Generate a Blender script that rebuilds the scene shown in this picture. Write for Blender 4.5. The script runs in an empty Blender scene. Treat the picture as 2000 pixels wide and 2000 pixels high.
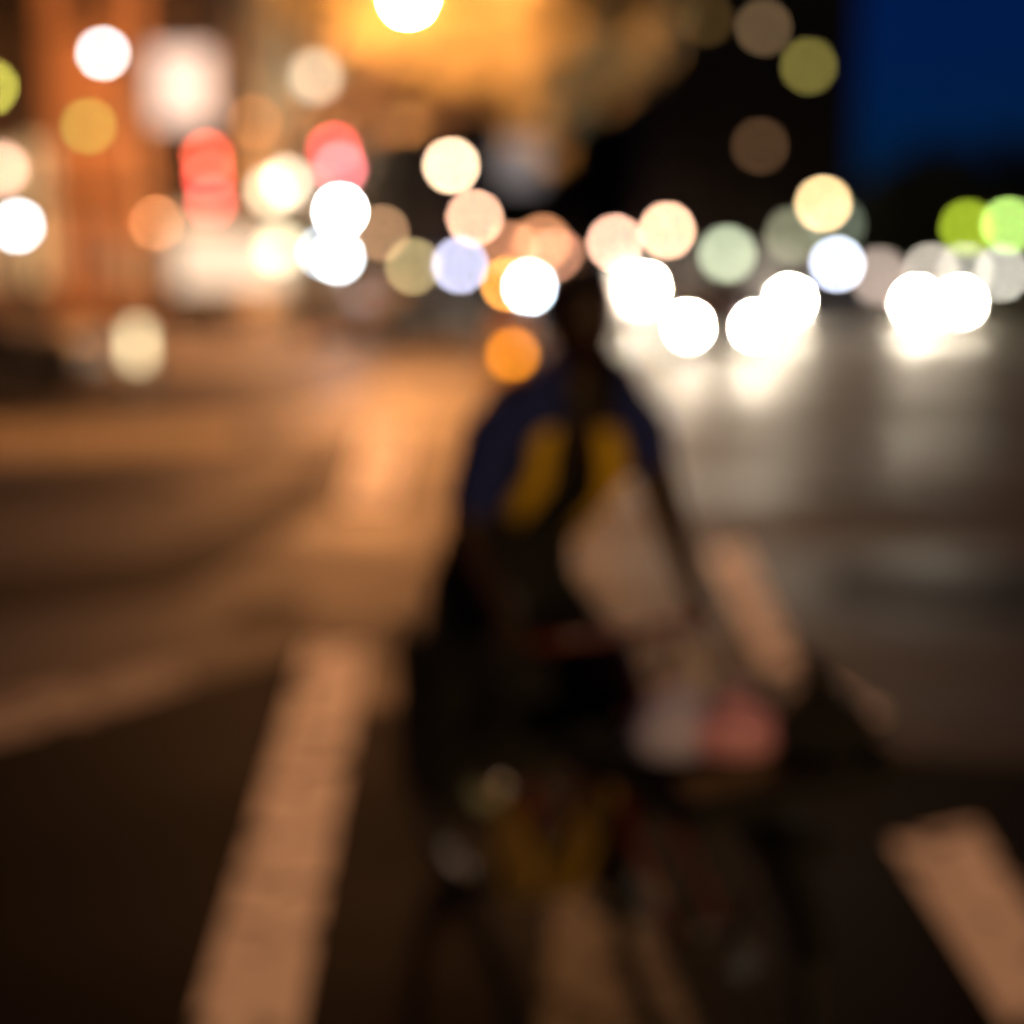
import bpy, bmesh, math, random
from mathutils import Vector, Matrix
random.seed(7)
sc = bpy.context.scene
COL = sc.collection
R = math.radians

# ------------------------------------------------------------------ camera
FPX, HOR, CAMH, VPX = 2600.0, 535.0, 1.62, 1060.0
PITCH = math.atan((1000 - HOR) / FPX)
YAW = math.atan((VPX - 1000) / FPX)
cam = bpy.data.cameras.new('camera')
co = bpy.data.objects.new('camera', cam)
COL.objects.link(co)
sc.camera = co
co.location = (0, 0, CAMH)
co.rotation_euler = (R(90) - PITCH, 0, YAW)
cam.sensor_width = 36
cam.lens = 36 * FPX / 2000
cam.clip_start = 0.05
cam.clip_end = 3000
cam.dof.use_dof = True                    # a real lens focused a metre away: everything beyond is out of focus
cam.dof.focus_distance = 0.85
DISC = 112.0
cam.dof.aperture_fstop = (cam.lens / 1000) / (DISC / FPX * 0.85)
CM = Matrix.Translation(co.location) @ co.rotation_euler.to_matrix().to_4x4()


def at(u, v, Y):
    """point on the line of sight of photo pixel (u, v) at distance Y up the street"""
    d = CM.to_3x3() @ Vector(((u - 1000) / FPX, -(v - 1000) / FPX, -1))
    return Vector(co.location) + d * (Y / d.y)


def ground(u, v, z=0.0):
    d = CM.to_3x3() @ Vector(((u - 1000) / FPX, -(v - 1000) / FPX, -1))
    return Vector(co.location) + d * ((z - CAMH) / d.z)


# ------------------------------------------------------------------ sky, view
w = bpy.data.worlds.new('World')
sc.world = w
w.use_nodes = True
nt = w.node_tree
bg = nt.nodes['Background']
sky = nt.nodes.new('ShaderNodeTexSky')
sky.sky_type = 'NISHITA'
sky.sun_disc = False
sky.sun_elevation = R(-3)
sky.sun_rotation = R(0)
sky.ozone_density = 6
tint = nt.nodes.new('ShaderNodeMix')
tint.data_type = 'RGBA'
tint.blend_type = 'MULTIPLY'
tint.inputs[0].default_value = 1
tint.inputs[7].default_value = (0.08, 0.88, 1.0, 1)   # camera white balance set for the warm lamps
nt.links.new(sky.outputs[0], tint.inputs[6])
nt.links.new(tint.outputs[2], bg.inputs[0])
bg.inputs[1].default_value = 0.27
sc.view_settings.view_transform = 'Standard'
sc.view_settings.look = 'None'
sc.view_settings.exposure = 0.25
sc.view_settings.gamma = 1
sc.cycles.max_bounces = 6
sc.cycles.sample_clamp_indirect = 4
sc.cycles.use_adaptive_sampling = False
sc.cycles.caustics_reflective = False
sc.cycles.caustics_refractive = False


# ------------------------------------------------------------------ materials
def lin(c):
    out = []
    for x in c[:3]:
        x = x / 255
        out.append(x / 12.92 if x <= .04045 else ((x + .055) / 1.055) ** 2.4)
    return out


def pr(name, col, rough=.6, metal=0, var=.25, scale=6, bump=0, coat=0):
    m = bpy.data.materials.new(name)
    m.use_nodes = True
    n, l = m.node_tree.nodes, m.node_tree.links
    b = n['Principled BSDF']
    b.inputs['Roughness'].default_value = rough
    b.inputs['Metallic'].default_value = metal
    b.inputs['Coat Weight'].default_value = coat
    tc = n.new('ShaderNodeTexCoord')
    no = n.new('ShaderNodeTexNoise')
    no.inputs['Scale'].default_value = scale
    no.inputs['Detail'].default_value = 5
    l.new(tc.outputs['Object'], no.inputs['Vector'])
    mx = n.new('ShaderNodeMix')
    mx.data_type = 'RGBA'
    mx.inputs[6].default_value = [c * (1 - var) for c in col] + [1]
    mx.inputs[7].default_value = [min(1, c * (1 + var)) for c in col] + [1]
    l.new(no.outputs[0], mx.inputs[0])
    l.new(mx.outputs[2], b.inputs['Base Color'])
    if bump:
        bp = n.new('ShaderNodeBump')
        bp.inputs['Strength'].default_value = bump
        bp.inputs['Distance'].default_value = .01
        l.new(no.outputs[0], bp.inputs['Height'])
        l.new(bp.outputs[0], b.inputs['Normal'])
    return m


_em = {}


def glow(col, strength):
    """material of something that gives off light; col is sRGB 0-255"""
    key = (tuple(col), round(strength, 3))
    if key in _em:
        return _em[key]
    m = bpy.data.materials.new('glowing_lens')
    m.use_nodes = True
    b = m.node_tree.nodes['Principled BSDF']
    b.inputs['Base Color'].default_value = (.3, .3, .3, 1)
    b.inputs['Emission Color'].default_value = (*[x ** 1.15 for x in lin(col)], 1)
    b.inputs['Emission Strength'].default_value = strength
    _em[key] = m
    return m


def brick(name, c1, c2, mortar, scale=2.2):
    m = bpy.data.materials.new(name)
    m.use_nodes = True
    n, l = m.node_tree.nodes, m.node_tree.links
    b = n['Principled BSDF']
    b.inputs['Roughness'].default_value = .85
    tc = n.new('ShaderNodeTexCoord')
    mp = n.new('ShaderNodeMapping')
    mp.inputs['Rotation'].default_value = (R(90), 0, 0)
    bt = n.new('ShaderNodeTexBrick')
    bt.inputs['Color1'].default_value = (*c1, 1)
    bt.inputs['Color2'].default_value = (*c2, 1)
    bt.inputs['Mortar'].default_value = (*mortar, 1)
    bt.inputs['Scale'].default_value = scale
    l.new(tc.outputs['Object'], mp.inputs[0])
    l.new(mp.outputs[0], bt.inputs['Vector'])
    l.new(bt.outputs[0], b.inputs['Base Color'])
    return m


def asphalt(name, dark, pale, spec, r0, r1):
    m = bpy.data.materials.new(name)
    m.use_nodes = True
    n, l = m.node_tree.nodes, m.node_tree.links
    b = n['Principled BSDF']
    tc = n.new('ShaderNodeTexCoord')
    b.inputs['Specular IOR Level'].default_value = spec
    fine = n.new('ShaderNodeTexNoise')
    fine.inputs['Scale'].default_value = 40
    fine.inputs['Detail'].default_value = 6
    l.new(tc.outputs['Object'], fine.inputs['Vector'])
    mp = n.new('ShaderNodeMapping')
    mp.inputs['Scale'].default_value = (.30, .62, 1)
    mp.inputs['Rotation'].default_value = (0, 0, R(-25))
    l.new(tc.outputs['Object'], mp.inputs[0])
    big = n.new('ShaderNodeTexNoise')
    big.inputs['Scale'].default_value = 1.0
    big.inputs['Detail'].default_value = 3
    l.new(mp.outputs[0], big.inputs['Vector'])
    cr = n.new('ShaderNodeValToRGB')
    cr.color_ramp.elements[0].color = (*dark, 1)
    cr.color_ramp.elements[1].color = (*pale, 1)
    mixv = n.new('ShaderNodeMath')
    mixv.operation = 'MULTIPLY_ADD'
    mixv.inputs[1].default_value = .3
    l.new(fine.outputs[0], mixv.inputs[0])
    hb = n.new('ShaderNodeMath')
    hb.operation = 'MULTIPLY'
    hb.inputs[1].default_value = .7
    l.new(big.outputs[0], hb.inputs[0])
    l.new(hb.outputs[0], mixv.inputs[2])
    l.new(mixv.outputs[0], cr.inputs[0])
    l.new(cr.outputs[0], b.inputs['Base Color'])
    rr = n.new('ShaderNodeMapRange')
    rr.inputs[1].default_value = .36
    rr.inputs[2].default_value = .64
    rr.inputs[3].default_value = r0
    rr.inputs[4].default_value = r1
    l.new(big.outputs[0], rr.inputs[0])
    l.new(rr.outputs[0], b.inputs['Roughness'])
    bp = n.new('ShaderNodeBump')
    bp.inputs['Strength'].default_value = .25
    bp.inputs['Distance'].default_value = .004
    l.new(fine.outputs[0], bp.inputs['Height'])
    l.new(bp.outputs[0], b.inputs['Normal'])
    return m


def paint(name, col):
    m = pr(name, col, .65, 0, .22, 1.6)
    n, l = m.node_tree.nodes, m.node_tree.links
    b = n['Principled BSDF']
    b.inputs['Specular IOR Level'].default_value = .15
    tc = n.new('ShaderNodeTexCoord')
    no = n.new('ShaderNodeTexNoise')
    no.inputs['Scale'].default_value = 7
    no.inputs['Detail'].default_value = 8
    l.new(tc.outputs['Object'], no.inputs['Vector'])
    mr = n.new('ShaderNodeMapRange')
    mr.inputs[1].default_value = .36
    mr.inputs[2].default_value = .46
    l.new(no.outputs[0], mr.inputs[0])
    l.new(mr.outputs[0], b.inputs['Alpha'])
    return m


M = dict(
    asphalt=asphalt('old_asphalt', (.006, .005, .0042), (.036, .030, .025), .09, .44, .74),
    worn_tar=asphalt('worn_tar', (.002, .0018, .0016), (.012, .010, .0085), .03, .55, .8),
    tar=asphalt('fresh_tar', (.0015, .0013, .0012), (.0045, .004, .0036), .012, .6, .8),  # near road darkened by colour, against the paler road beyond
    thin=paint('thin_yellow_road_paint', (.06, .048, .018)),
    faded=paint('faded_white_road_paint', (.22, .20, .18)),
    white=paint('worn_white_road_paint', (.74, .70, .64)),
    yellow=paint('worn_yellow_road_paint', (.26, .21, .12)),
    pave=pr('concrete_paving', (.10, .09, .08), .7, 0, .2, 3, .2),
    kerb=pr('granite_kerb', (.30, .28, .26), .6, 0, .2, 8),
    steel=pr('dark_painted_steel', (.03, .03, .032), .45, .4),
    black=pr('black_cloth', (.010, .010, .010), .9, 0, .3, 30, .3),
    navy=pr('navy_cloth', (.012, .026, .20), .85, 0, .25, 30, .3),
    vest=pr('yellow_vest_cloth', (.86, .56, .02), .7, 0, .1, 30),
    skin=pr('dark_skin', (.034, .014, .009), .5, 0, .12, 14),
    eye=pr('eye_white', (.30, .27, .24), .3),
    lip=pr('dark_lip', (.05, .014, .012), .5),
    hair=pr('black_hair', (.006, .005, .005), .6, 0, .4, 60, .5),
    rubber=pr('black_rubber', (.012, .012, .012), .7),
    chrome=pr('worn_chrome', (.25, .24, .23), .35, 1),
    frame=pr('dark_red_paint', (.16, .02, .012), .35, 0, .1, 8, 0, .4),
    guard=pr('yellow_chain_guard_paint', (.50, .33, .05), .4),
    saddle=pr('black_vinyl', (.010, .010, .010), .9),
    shoe=pr('pale_canvas', (.46, .52, .42), .8),
    bag_white=pr('pale_plastic', (.55, .50, .50), .4, 0, .12, 9, .3),
    bag_lilac=pr('lilac_plastic', (.56, .56, .95), .4, 0, .12, 9, .3),
    bag_pink=pr('pink_plastic', (.86, .42, .60), .4, 0, .15, 9, .3),
    glass=pr('dark_glass', (.012, .014, .018), .12, 0, .1),
    car_dark=pr('black_car_paint', (.012, .012, .014), .55, .0, .1, 3, 0, 0),
    car_grey=pr('grey_car_paint', (.10, .10, .105), .3, .4, .1, 3, 0, .6),
    car_white=pr('white_van_paint', (.45, .45, .44), .4, 0, .05, 3, 0, .3),
    car_red=pr('maroon_car_paint', (.09, .010, .010), .3, .2, .1, 3, 0, .6),
    plastic=pr('black_plastic', (.02, .02, .02), .5),
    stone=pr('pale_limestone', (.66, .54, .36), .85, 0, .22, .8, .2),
    dark_stone=pr('soot_dark_stone', (.05, .04, .033), .85, 0, .3, .9, .2),  # one even dark tone, slightly mottled
    tower=pr('dark_tower_cladding', (.018, .014, .013), .7, 0, .3, .5),
    trim=pr('painted_trim', (.12, .10, .08), .6),
    roof=pr('tar_roof', (.03, .03, .03), .9),
    obrick=brick('orange_brick', (.52, .28, .15), (.44, .23, .12), (.40, .32, .26)),
    dbrick=brick('dark_brick', (.035, .022, .016), (.025, .016, .013), (.05, .045, .04)),
    awning=pr('maroon_canvas', (.10, .012, .02), .85),
    bark=pr('bark', (.07, .05, .035), .9, 0, .35, 10, .6),
    orange=pr('orange_drum_plastic', (.85, .36, .02), .5, 0, .08),
    retro=pr('white_reflective_band', (.8, .8, .78), .4),
    sign_grey=pr('grey_sign_sheet', (.50, .54, .58), .5),
    concrete=pr('bollard_concrete', (.5, .48, .46), .7),
)


def leafmat(name, c):
    m = pr(name, c, .6, 0, .5, .9)
    return m


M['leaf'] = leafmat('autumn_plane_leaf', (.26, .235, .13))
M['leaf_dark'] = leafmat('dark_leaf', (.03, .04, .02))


# ------------------------------------------------------------------ mesh helpers
class MB:
    def __init__(s):
        s.bm = bmesh.new()
        s.mats = []

    def _mi(s, m):
        if m not in s.mats:
            s.mats.append(m)
        return s.mats.index(m)

    def _paint(s, faces, m):
        i = s._mi(m)
        for f in faces:
            f.material_index = i

    def box(s, c, d, m, rot=None, bev=0):
        r = bmesh.ops.create_cube(s.bm, size=1)
        vs = r['verts']
        mat = Matrix.Translation(c) @ (rot.to_4x4() if rot else Matrix()) @ Matrix.Diagonal((*d, 1))
        bmesh.ops.transform(s.bm, matrix=mat, verts=vs)
        fs = list({f for v in vs for f in v.link_faces})
        s._paint(fs, m)
        if bev:
            es = list({e for v in vs for e in v.link_edges})
            rr = bmesh.ops.bevel(s.bm, geom=es, offset=bev, segments=2, affect='EDGES', profile=.5)
            s._paint(rr['faces'], m)
        return s

    def tube(s, pts, rad, m, n=10, closed=False, cap=True):
        pts = [Vector(p) for p in pts]
        rs = rad if isinstance(rad, (list, tuple)) else [rad] * len(pts)
        rings = []
        N = len(pts)
        up = None
        for i, p in enumerate(pts):
            a = pts[(i - 1) % N] if (closed or i > 0) else p
            b = pts[(i + 1) % N] if (closed or i < N - 1) else p
            t = (b - a).normalized()
            if up is None:
                up = t.orthogonal().normalized()
            else:
                up = (up - t * up.dot(t)).normalized()
            sd = t.cross(up)
            rings.append([s.bm.verts.new(p + (up * math.cos(k * 2 * math.pi / n) + sd * math.sin(k * 2 * math.pi / n)) * rs[i]) for k in range(n)])
        fs = []
        for i in range(N if closed else N - 1):
            A, B = rings[i], rings[(i + 1) % N]
            for k in range(n):
                fs.append(s.bm.faces.new((A[k], A[(k + 1) % n], B[(k + 1) % n], B[k])))
        if cap and not closed:
            fs.append(s.bm.faces.new(rings[0][::-1]))
            fs.append(s.bm.faces.new(rings[-1]))
        for f in fs:
            f.smooth = True
        s._paint(fs, m)
        return s

    def ring(s, c, axis, r, t, m, n=40, k=8):
        axis = Vector(axis).normalized()
        u = axis.orthogonal().normalized()
        v = axis.cross(u)
        s.tube([Vector(c) + (u * math.cos(a) + v * math.sin(a)) * r for a in [i * 2 * math.pi / n for i in range(n)]], t, m, k, True)
        return s

    def ball(s, c, r, m, seg=16, scale=(1, 1, 1), rot=None):
        q = bmesh.ops.create_uvsphere(s.bm, u_segments=seg, v_segments=seg // 2 + 2, radius=r)
        mat = Matrix.Translation(c) @ (rot.to_4x4() if rot else Matrix()) @ Matrix.Diagonal((*scale, 1))
        bmesh.ops.transform(s.bm, matrix=mat, verts=q['verts'])
        fs = list({f for v in q['verts'] for f in v.link_faces})
        for f in fs:
            f.smooth = True
        s._paint(fs, m)
        return s

    def loft(s, rings, m, cap=True, smooth=True, closed=True):
        vr = [[s.bm.verts.new(p) for p in r] for r in rings]
        fs = []
        n = len(vr[0])
        for A, B in zip(vr, vr[1:]):
            for k in range(n if closed else n - 1):
                fs.append(s.bm.faces.new((A[k], A[(k + 1) % n], B[(k + 1) % n], B[k])))
        if cap:
            fs.append(s.bm.faces.new(vr[0][::-1]))
            fs.append(s.bm.faces.new(vr[-1]))
        for f in fs:
            f.smooth = smooth
        s._paint(fs, m)
        return s

    def poly(s, pts, m, thick=0, d=(0, 0, 1)):
        vs = [s.bm.verts.new(p) for p in pts]
        f = s.bm.faces.new(vs)
        fs = [f]
        if thick:
            r = bmesh.ops.extrude_face_region(s.bm, geom=[f])
            nv = [g for g in r['geom'] if isinstance(g, bmesh.types.BMVert)]
            bmesh.ops.translate(s.bm, vec=Vector(d) * thick, verts=nv)
            fs = list({q for v in vs + nv for q in v.link_faces})
        s._paint(fs, m)
        return s

    def build(s, name, parent=None, label=None):
        bmesh.ops.recalc_face_normals(s.bm, faces=s.bm.faces[:])
        me = bpy.data.meshes.new(name)
        s.bm.to_mesh(me)
        s.bm.free()
        for m in s.mats:
            me.materials.append(m)
        o = bpy.data.objects.new(name, me)
        COL.objects.link(o)
        if parent:
            o.parent = parent
        if label:
            o['label'] = label
        return o


def tag(o, label, cat, group=None, kind=None):
    o['label'] = label
    o['category'] = cat
    if group:
        o['group'] = group
    if kind:
        o['kind'] = kind
    return o


def thing(name, label, cat, loc=(0, 0, 0), rz=0, group=None):
    o = bpy.data.objects.new(name, None)
    COL.objects.link(o)
    o.location = loc
    o.rotation_euler = (0, 0, rz)
    o.empty_display_size = .3
    return tag(o, label, cat, group)


def struct(o):
    o['kind'] = 'structure'
    return o


def loc(parent, p):
    """world point -> coordinates of a thing whose empty has only location and z rotation"""
    return Matrix.Rotation(-parent.rotation_euler.z, 3, 'Z') @ (Vector(p) - parent.location)


def disc_size(px, Y):
    return px / FPX * Y


def gain(px):
    return (DISC / px) ** 2


# ------------------------------------------------------------------ the setting
mb = MB()
mb.poly([(-2000, -2000, 0), (2000, -2000, 0), (2000, 2000, 0), (-2000, 2000, 0)], M['asphalt'])
struct(mb.build('road'))


tar_px = [(-600, 1500), (0, 1428), (400, 1325), (600, 1272), (585, 1360), (830, 1385), (1000, 1390), (1450, 1450), (2000, 1490), (2700, 1520)]
mb = MB()
mb.poly([ground(u, v, .003) for u, v in tar_px] + [Vector((14, -25, .003)), Vector((-14, -25, .003))], M['tar'])
struct(mb.build('road_patch'))  # sheet of darker, duller colour over the near road

for strip in ([(-120, 1215), (-120, 1125), (290, 1085), (540, 965), (650, 880), (676, 900), (600, 1015), (350, 1165)],
              [(-120, 990), (-120, 935), (330, 922), (350, 955)],
              [(430, 1235), (470, 1180), (600, 1165), (610, 1215)],
              [(1610, 1165), (1640, 1110), (1900, 1130), (2150, 1120), (2150, 1190), (1850, 1195)],
              [(1500, 985), (1700, 960), (2150, 975), (2150, 1005), (1720, 1000)]):
    mb = MB()
    mb.poly([ground(u, v, .003) for u, v in strip], M['worn_tar'])
    struct(mb.build('road_repair'))  # strips of darker asphalt colour that make the road look streaked


def marking(name, px, mat, z=.007):
    b = MB()
    b.poly([ground(u, v, z) for u, v in px], M[mat])
    return struct(b.build(name))


marking('lane_line', [(352, 2080), (572, 2080), (716, 1262), (600, 1262)], 'white')
marking('lane_line', [(670, 985), (770, 985), (800, 840), (715, 840)], 'white')
marking('crossing_line', [(-150, 905), (-150, 828), (200, 822), (470, 825), (470, 868), (200, 890)], 'yellow')
marking('crossing_line', [(-150, 1480), (-150, 1400), (120, 1340), (360, 1290), (370, 1335), (140, 1410)], 'faded')
marking('turn_line', [(1385, 1075), (1450, 1070), (1560, 1300), (1500, 1310)], 'white')
marking('crossing_line', [(1090, 1700), (1190, 1690), (1290, 1850), (1390, 2090), (1040, 2090)], 'thin')
marking('turn_line', [(1540, 1335), (1600, 1322), (1730, 1395), (1660, 1420)], 'white')
marking('turn_line', [(1738, 1640), (1905, 1608), (2110, 1930), (2110, 2230)], 'white')

# pavement on the left with rounded corner, raised by a kerb
def pavement(name, pts, h=.13):
    b = MB()
    b.poly([Vector((x, y, h)) for x, y in pts], M['pave'], h - .002, (0, 0, -1))
    o = struct(b.build(name))
    k = MB()
    k.tube([Vector((x, y, h - .06)) for x, y in pts], .075, M['kerb'], 8, True)
    struct(k.build('kerb'))
    return o


cx, cy, rad = -9.0, 24.6, 4.2
arc = [(cx + rad * math.cos(R(a)), cy + rad * math.sin(R(a))) for a in range(-90, 1, 10)]
pavement('pavement', [(-60, 20.4)] + arc + [(-4.8, 160), (-60, 160)])
pavement('pavement', [(17.5, 60), (18, 57.5), (20, 56.5), (70, 56.5), (70, 170), (17.5, 170)])


# ------------------------------------------------------------------ buildings
def window(parent, c, wd, ht, face, lit=None, mat=None):
    """a framed window standing 3 cm proud of the wall; face: '-y' or '+x' """
    b = MB()
    g = lit or M['glass']
    t = MB()
    if face == '-y':
        b.box(c + Vector((0, -.02, 0)), (wd, .04, ht), g)
        for sx in (-1, 1):
            t.box(c + Vector((sx * (wd / 2 + .05), -.04, 0)), (.1, .08, ht + .2), mat or M['trim'])
        for sz in (-1, 1):
            t.box(c + Vector((0, -.042, sz * (ht / 2 + .05))), (wd, .084, .1), mat or M['trim'])
        t.box(c + Vector((0, -.044, 0)), (.05, .02, ht), mat or M['trim'])
    else:
        b.box(c + Vector((.02, 0, 0)), (.04, wd, ht), g)
        for sx in (-1, 1):
            t.box(c + Vector((.04, sx * (wd / 2 + .05), 0)), (.08, .1, ht + .2), mat or M['trim'])
        for sz in (-1, 1):
            t.box(c + Vector((.042, 0, sz * (ht / 2 + .05))), (.084, wd, .1), mat or M['trim'])
        t.box(c + Vector((.044, 0, 0)), (.02, .05, ht), mat or M['trim'])
    o = b.build('window', parent)
    t.build('frame', o)
    return o


def building(name, label, x0, x1, y0, y1, h, mat, lits=(), rows=None, cols=None, side=False, shop=(), base=3.9,
             wsize=(1.1, 1.7)):
    t = thing(name, label, 'building', ((x0 + x1) / 2, y0, 0))
    o = t.location
    b = MB()
    b.box(Vector(((x0 + x1) / 2, (y0 + y1) / 2, h / 2)) - o, (x1 - x0, y1 - y0, h), mat)
    b.build('wall', t)
    c = MB()
    c.box(Vector(((x0 + x1) / 2, (y0 + y1) / 2, h + .2)) - o, (x1 - x0 + .7, y1 - y0 + .7, .4), M['roof'])
    c.build('cornice', t)
    c = MB()
    c.box(Vector(((x0 + x1) / 2, y0 - .12, base)) - o, (x1 - x0, .24, .35), M['trim'])
    c.build('fascia', t)
    if side:
        c = MB()
        c.box(Vector((x1 + .12, (y0 + y1) / 2, base)) - o, (.24, y1 - y0, .35), M['trim'])
        c.build('fascia', t)
    spots = []
    for (p, wd, ht, m) in lits:
        p = Vector(p)
        window(t, p - o, wd, ht, '+x' if abs(p.x - x1) < 1e-3 and side else '-y', m)
        spots.append((p, max(wd, ht)))
    for (p, wd, ht, m) in shop:
        p = Vector(p)
        window(t, p - o, wd, ht, '-y', m)
        spots.append((p, max(wd, ht)))
    pitch = 3.4
    z = base + 2.0
    while z < h - 1.2:
        nx = max(1, int((x1 - x0) / 2.3))
        for i in range(nx):
            p = Vector((x0 + (i + .5) * (x1 - x0) / nx, y0, z))
            if all((p - q).length > 1.1 + s / 2 for q, s in spots):
                window(t, p - o, *wsize, '-y')
        if side:
            ny = max(1, int((y1 - y0) / 3.2))
            for i in range(ny):
                p = Vector((x1, y0 + (i + .5) * (y1 - y0) / ny, z))
                if all((p - q).length > 1.1 + s / 2 for q, s in spots):
                    window(t, p - o, *wsize, '+x')
        z += pitch
    return t


def lit_px(u, v, Y, px, col, k, py=None):
    """a lit window centred on a sight line, px wide; k is how bright its blur disc becomes"""
    p = at(u, v, Y)
    py = py or px
    if px >= 40:
        m = glow(col, k)
    else:
        m = glow(col, k * DISC * DISC * .785 / (px * py))
    return (p, disc_size(px, Y), disc_size(py, Y), m)


def area_px(u0, v0, u1, v1, Y, col, k=1.1):
    a, b = at(u0, v0, Y), at(u1, v1, Y)
    return ((a + b) / 2, abs(b.x - a.x), abs(b.z - a.z), glow(col, k))


YF = 40.0
building('office_building', 'dark soot stained corner block with small olive lit windows, leftmost building', -27, -14.4, YF, 52, 17, M['dark_stone'],
         lits=[lit_px(-17, 171, YF, 17, (205, 200, 95), 1), lit_px(174 - 60, 247, YF, 6, (170, 155, 90), .02)],
         shop=[area_px(-60, 300, 30, 400, YF, (165, 145, 105), 1.6), area_px(-60, 440, 30, 550, YF, (140, 115, 85), 1.5), area_px(50, 280, 122, 550, YF, (200, 165, 118), 1.7)])
building('brick_house', 'narrow orange brick house lit warm, between two dark buildings', -14.38, -11.5, YF - .4, 52, 21, M['obrick'],
         lits=[lit_px(174, 247, YF - .4, 17, (150, 160, 80), .75)],
         shop=[area_px(165, 440, 222, 560, YF - .4, (88, 30, 36)), area_px(236, 480, 300, 560, YF - .4, (170, 120, 80))],
         wsize=(.7, 1.5))
building('brick_house', 'narrow dark brick house right of the orange brick house', -11.48, -9.3, YF, 42, 19, M['dbrick'],
         shop=[area_px(335, 420, 465, 565, YF, (235, 195, 155), 1.2)], wsize=(.7, 1.5))
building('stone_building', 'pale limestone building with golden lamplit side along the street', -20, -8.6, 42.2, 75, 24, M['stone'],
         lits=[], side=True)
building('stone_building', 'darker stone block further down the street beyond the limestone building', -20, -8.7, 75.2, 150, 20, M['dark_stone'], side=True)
# end of the street
YE = 215.0
building('apartment_block', 'far dark block closing the end of the street with peach lit windows', -40, 24, YE, 235, 58, M['dark_stone'],
         lits=[lit_px(1060, 473, YE, 17, (205, 145, 105), .9), lit_px(1085, 502, YE, 16, (225, 165, 135), .8),
               lit_px(1040, 500, YE, 16, (190, 125, 95), .5),
               lit_px(998, 487, YE, 17, (205, 145, 110), .8),
               
               lit_px(1106, 514, YE, 16, (215, 125, 95), .7)])
# the tall dark tower on the right
YT = 112.0
building('tower_block', 'tall black tower with a few dim lit windows against the dusk sky', 9.0, 25.2, YT, 130, 42, M['tower'],
         lits=[lit_px(1491, 54, YT, 17, (118, 97, 72), .62), lit_px(1579, 129, YT, 17, (138, 128, 70), .62),
               lit_px(1484, 285, YT, 17, (97, 73, 52), .62), lit_px(1378, 36, YT, 20, (72, 55, 30), .8),
               lit_px(1420, 495, YT, 26, (202, 212, 180), 1.0, 26), lit_px(1549, 460, YT, 24, (135, 135, 112), 1),
               lit_px(1635, 440, YT, 24, (110, 118, 102), 1)],
         shop=[area_px(1300, 505, 1395, 560, YT, (120, 115, 105)), area_px(1450, 500, 1560, 560, YT, (170, 160, 145))], wsize=(1.4, 1.8))
YL = 125.0
building('low_building', 'low dark building with red neon and row of pale lamps, under trees at right', 27, 70, YL, 140, 8.5, M['tower'],
         lits=[lit_px(1776, 430, YL, 22, (88, 22, 22), 1), lit_px(1818, 530, YL, 18, (200, 190, 175), .9),
               lit_px(1888, 528, YL, 18, (205, 200, 185), .9), lit_px(1955, 533, YL, 18, (220, 215, 200), .9),
               lit_px(1720, 540, YL, 34, (215, 195, 180), .8, 30)])


# ------------------------------------------------------------------ lamps and signs
def street_lamp(label, lens, base_xy, px, Y, col, k, group='street lamps', bz=0.13, globe=False, size=None):
    """pole, arm, head and glowing lens; lens is the world position of the light"""
    lens = Vector(lens)
    t = thing('street_lamp', label, 'street lamp', (base_xy[0], base_xy[1], bz), 0, group)
    L = lens - t.location
    r = size or disc_size(px, Y) / 2
    top = L.z + (.0 if globe else .45)
    p = MB()
    p.tube([(0, 0, 0), (0, 0, .25), (0, 0, .3), (0, 0, top - (r if globe else 0))], [.11, .11, .07, .045], M['steel'], 10)
    p.build('pole', t)
    if not globe:
        a = MB()
        a.tube([(0, 0, top - .5), (L.x * .15, L.y * .15, top - .1), (L.x * .5, L.y * .5, top + .05), (L.x, L.y, L.z + r + .06)], .035, M['steel'], 8)
        a.build('arm', t)
        h = MB()
        h.loft([[(L.x + q * math.cos(i * math.pi / 8), L.y + q * math.sin(i * math.pi / 8), L.z + dz) for i in range(16)]
                for q, dz in ((r * 1.15, r * .45), (r * 1.1, r * .9), (r * .5, r * 1.3))], M['steel'])
        h.build('lamp_head', t)
    g = MB()
    kk = k * gain(px) if size is None else k
    g.ball(L, r, glow(col, kk), 16)
    g.build('lens', t)
    return t


LAMP = (255, 176, 92)
# the big lamp over the street
p = at(797, -4, 31)
big = street_lamp('street lamp glaring white over the street, highest lamp by the golden leaves', p, (-5.4, 31), 28, 31, (255, 174, 104), 820)
q = at(616, 150, 30.7) - big.location
b = MB()
b.ball(q, disc_size(34, 30.7) / 2, glow((158, 178, 166), .62 * gain(34)), 14)
b.build('side_lamp', big)
# its neighbours in the same row, one nearer than the frame shows; plus one added behind to light the rider
street_lamp('nearer amber street lamp high above the near junction', (-2.8, 12.5, 8.0), (-5.6, 18.6), 1, 1, (255, 186, 138), 640, size=.26)
street_lamp('street lamp on the near pavement behind the viewer', (7.0, -20, 4.6), (9.5, -20), 1, 1, (255, 205, 140), 1750, size=.3, bz=0)
p = at(881, 322, 84)
street_lamp('peach street lamp next down the row along the limestone building', p, (-8.0, 84), 16, 84, (255, 222, 185), 1.7)
p = at(927, 424, 118)
street_lamp('peach street lamp third down the street, low over the far roadway', p, (-8.0, 118), 16, 118, (255, 200, 168), 1.35)
p = at(201, 103, 24)
street_lamp('cool white street lamp over the left pavement', p, (p.x - 1.2, 24), 16, 24, (232, 236, 238), .95)
p = at(34, 441, 27)
street_lamp('low bluish white globe lamp at the left edge', p, (p.x, 27), 18, 27, (232, 241, 248), 1.0, globe=True)
p = at(1303, 450, 106)
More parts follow.
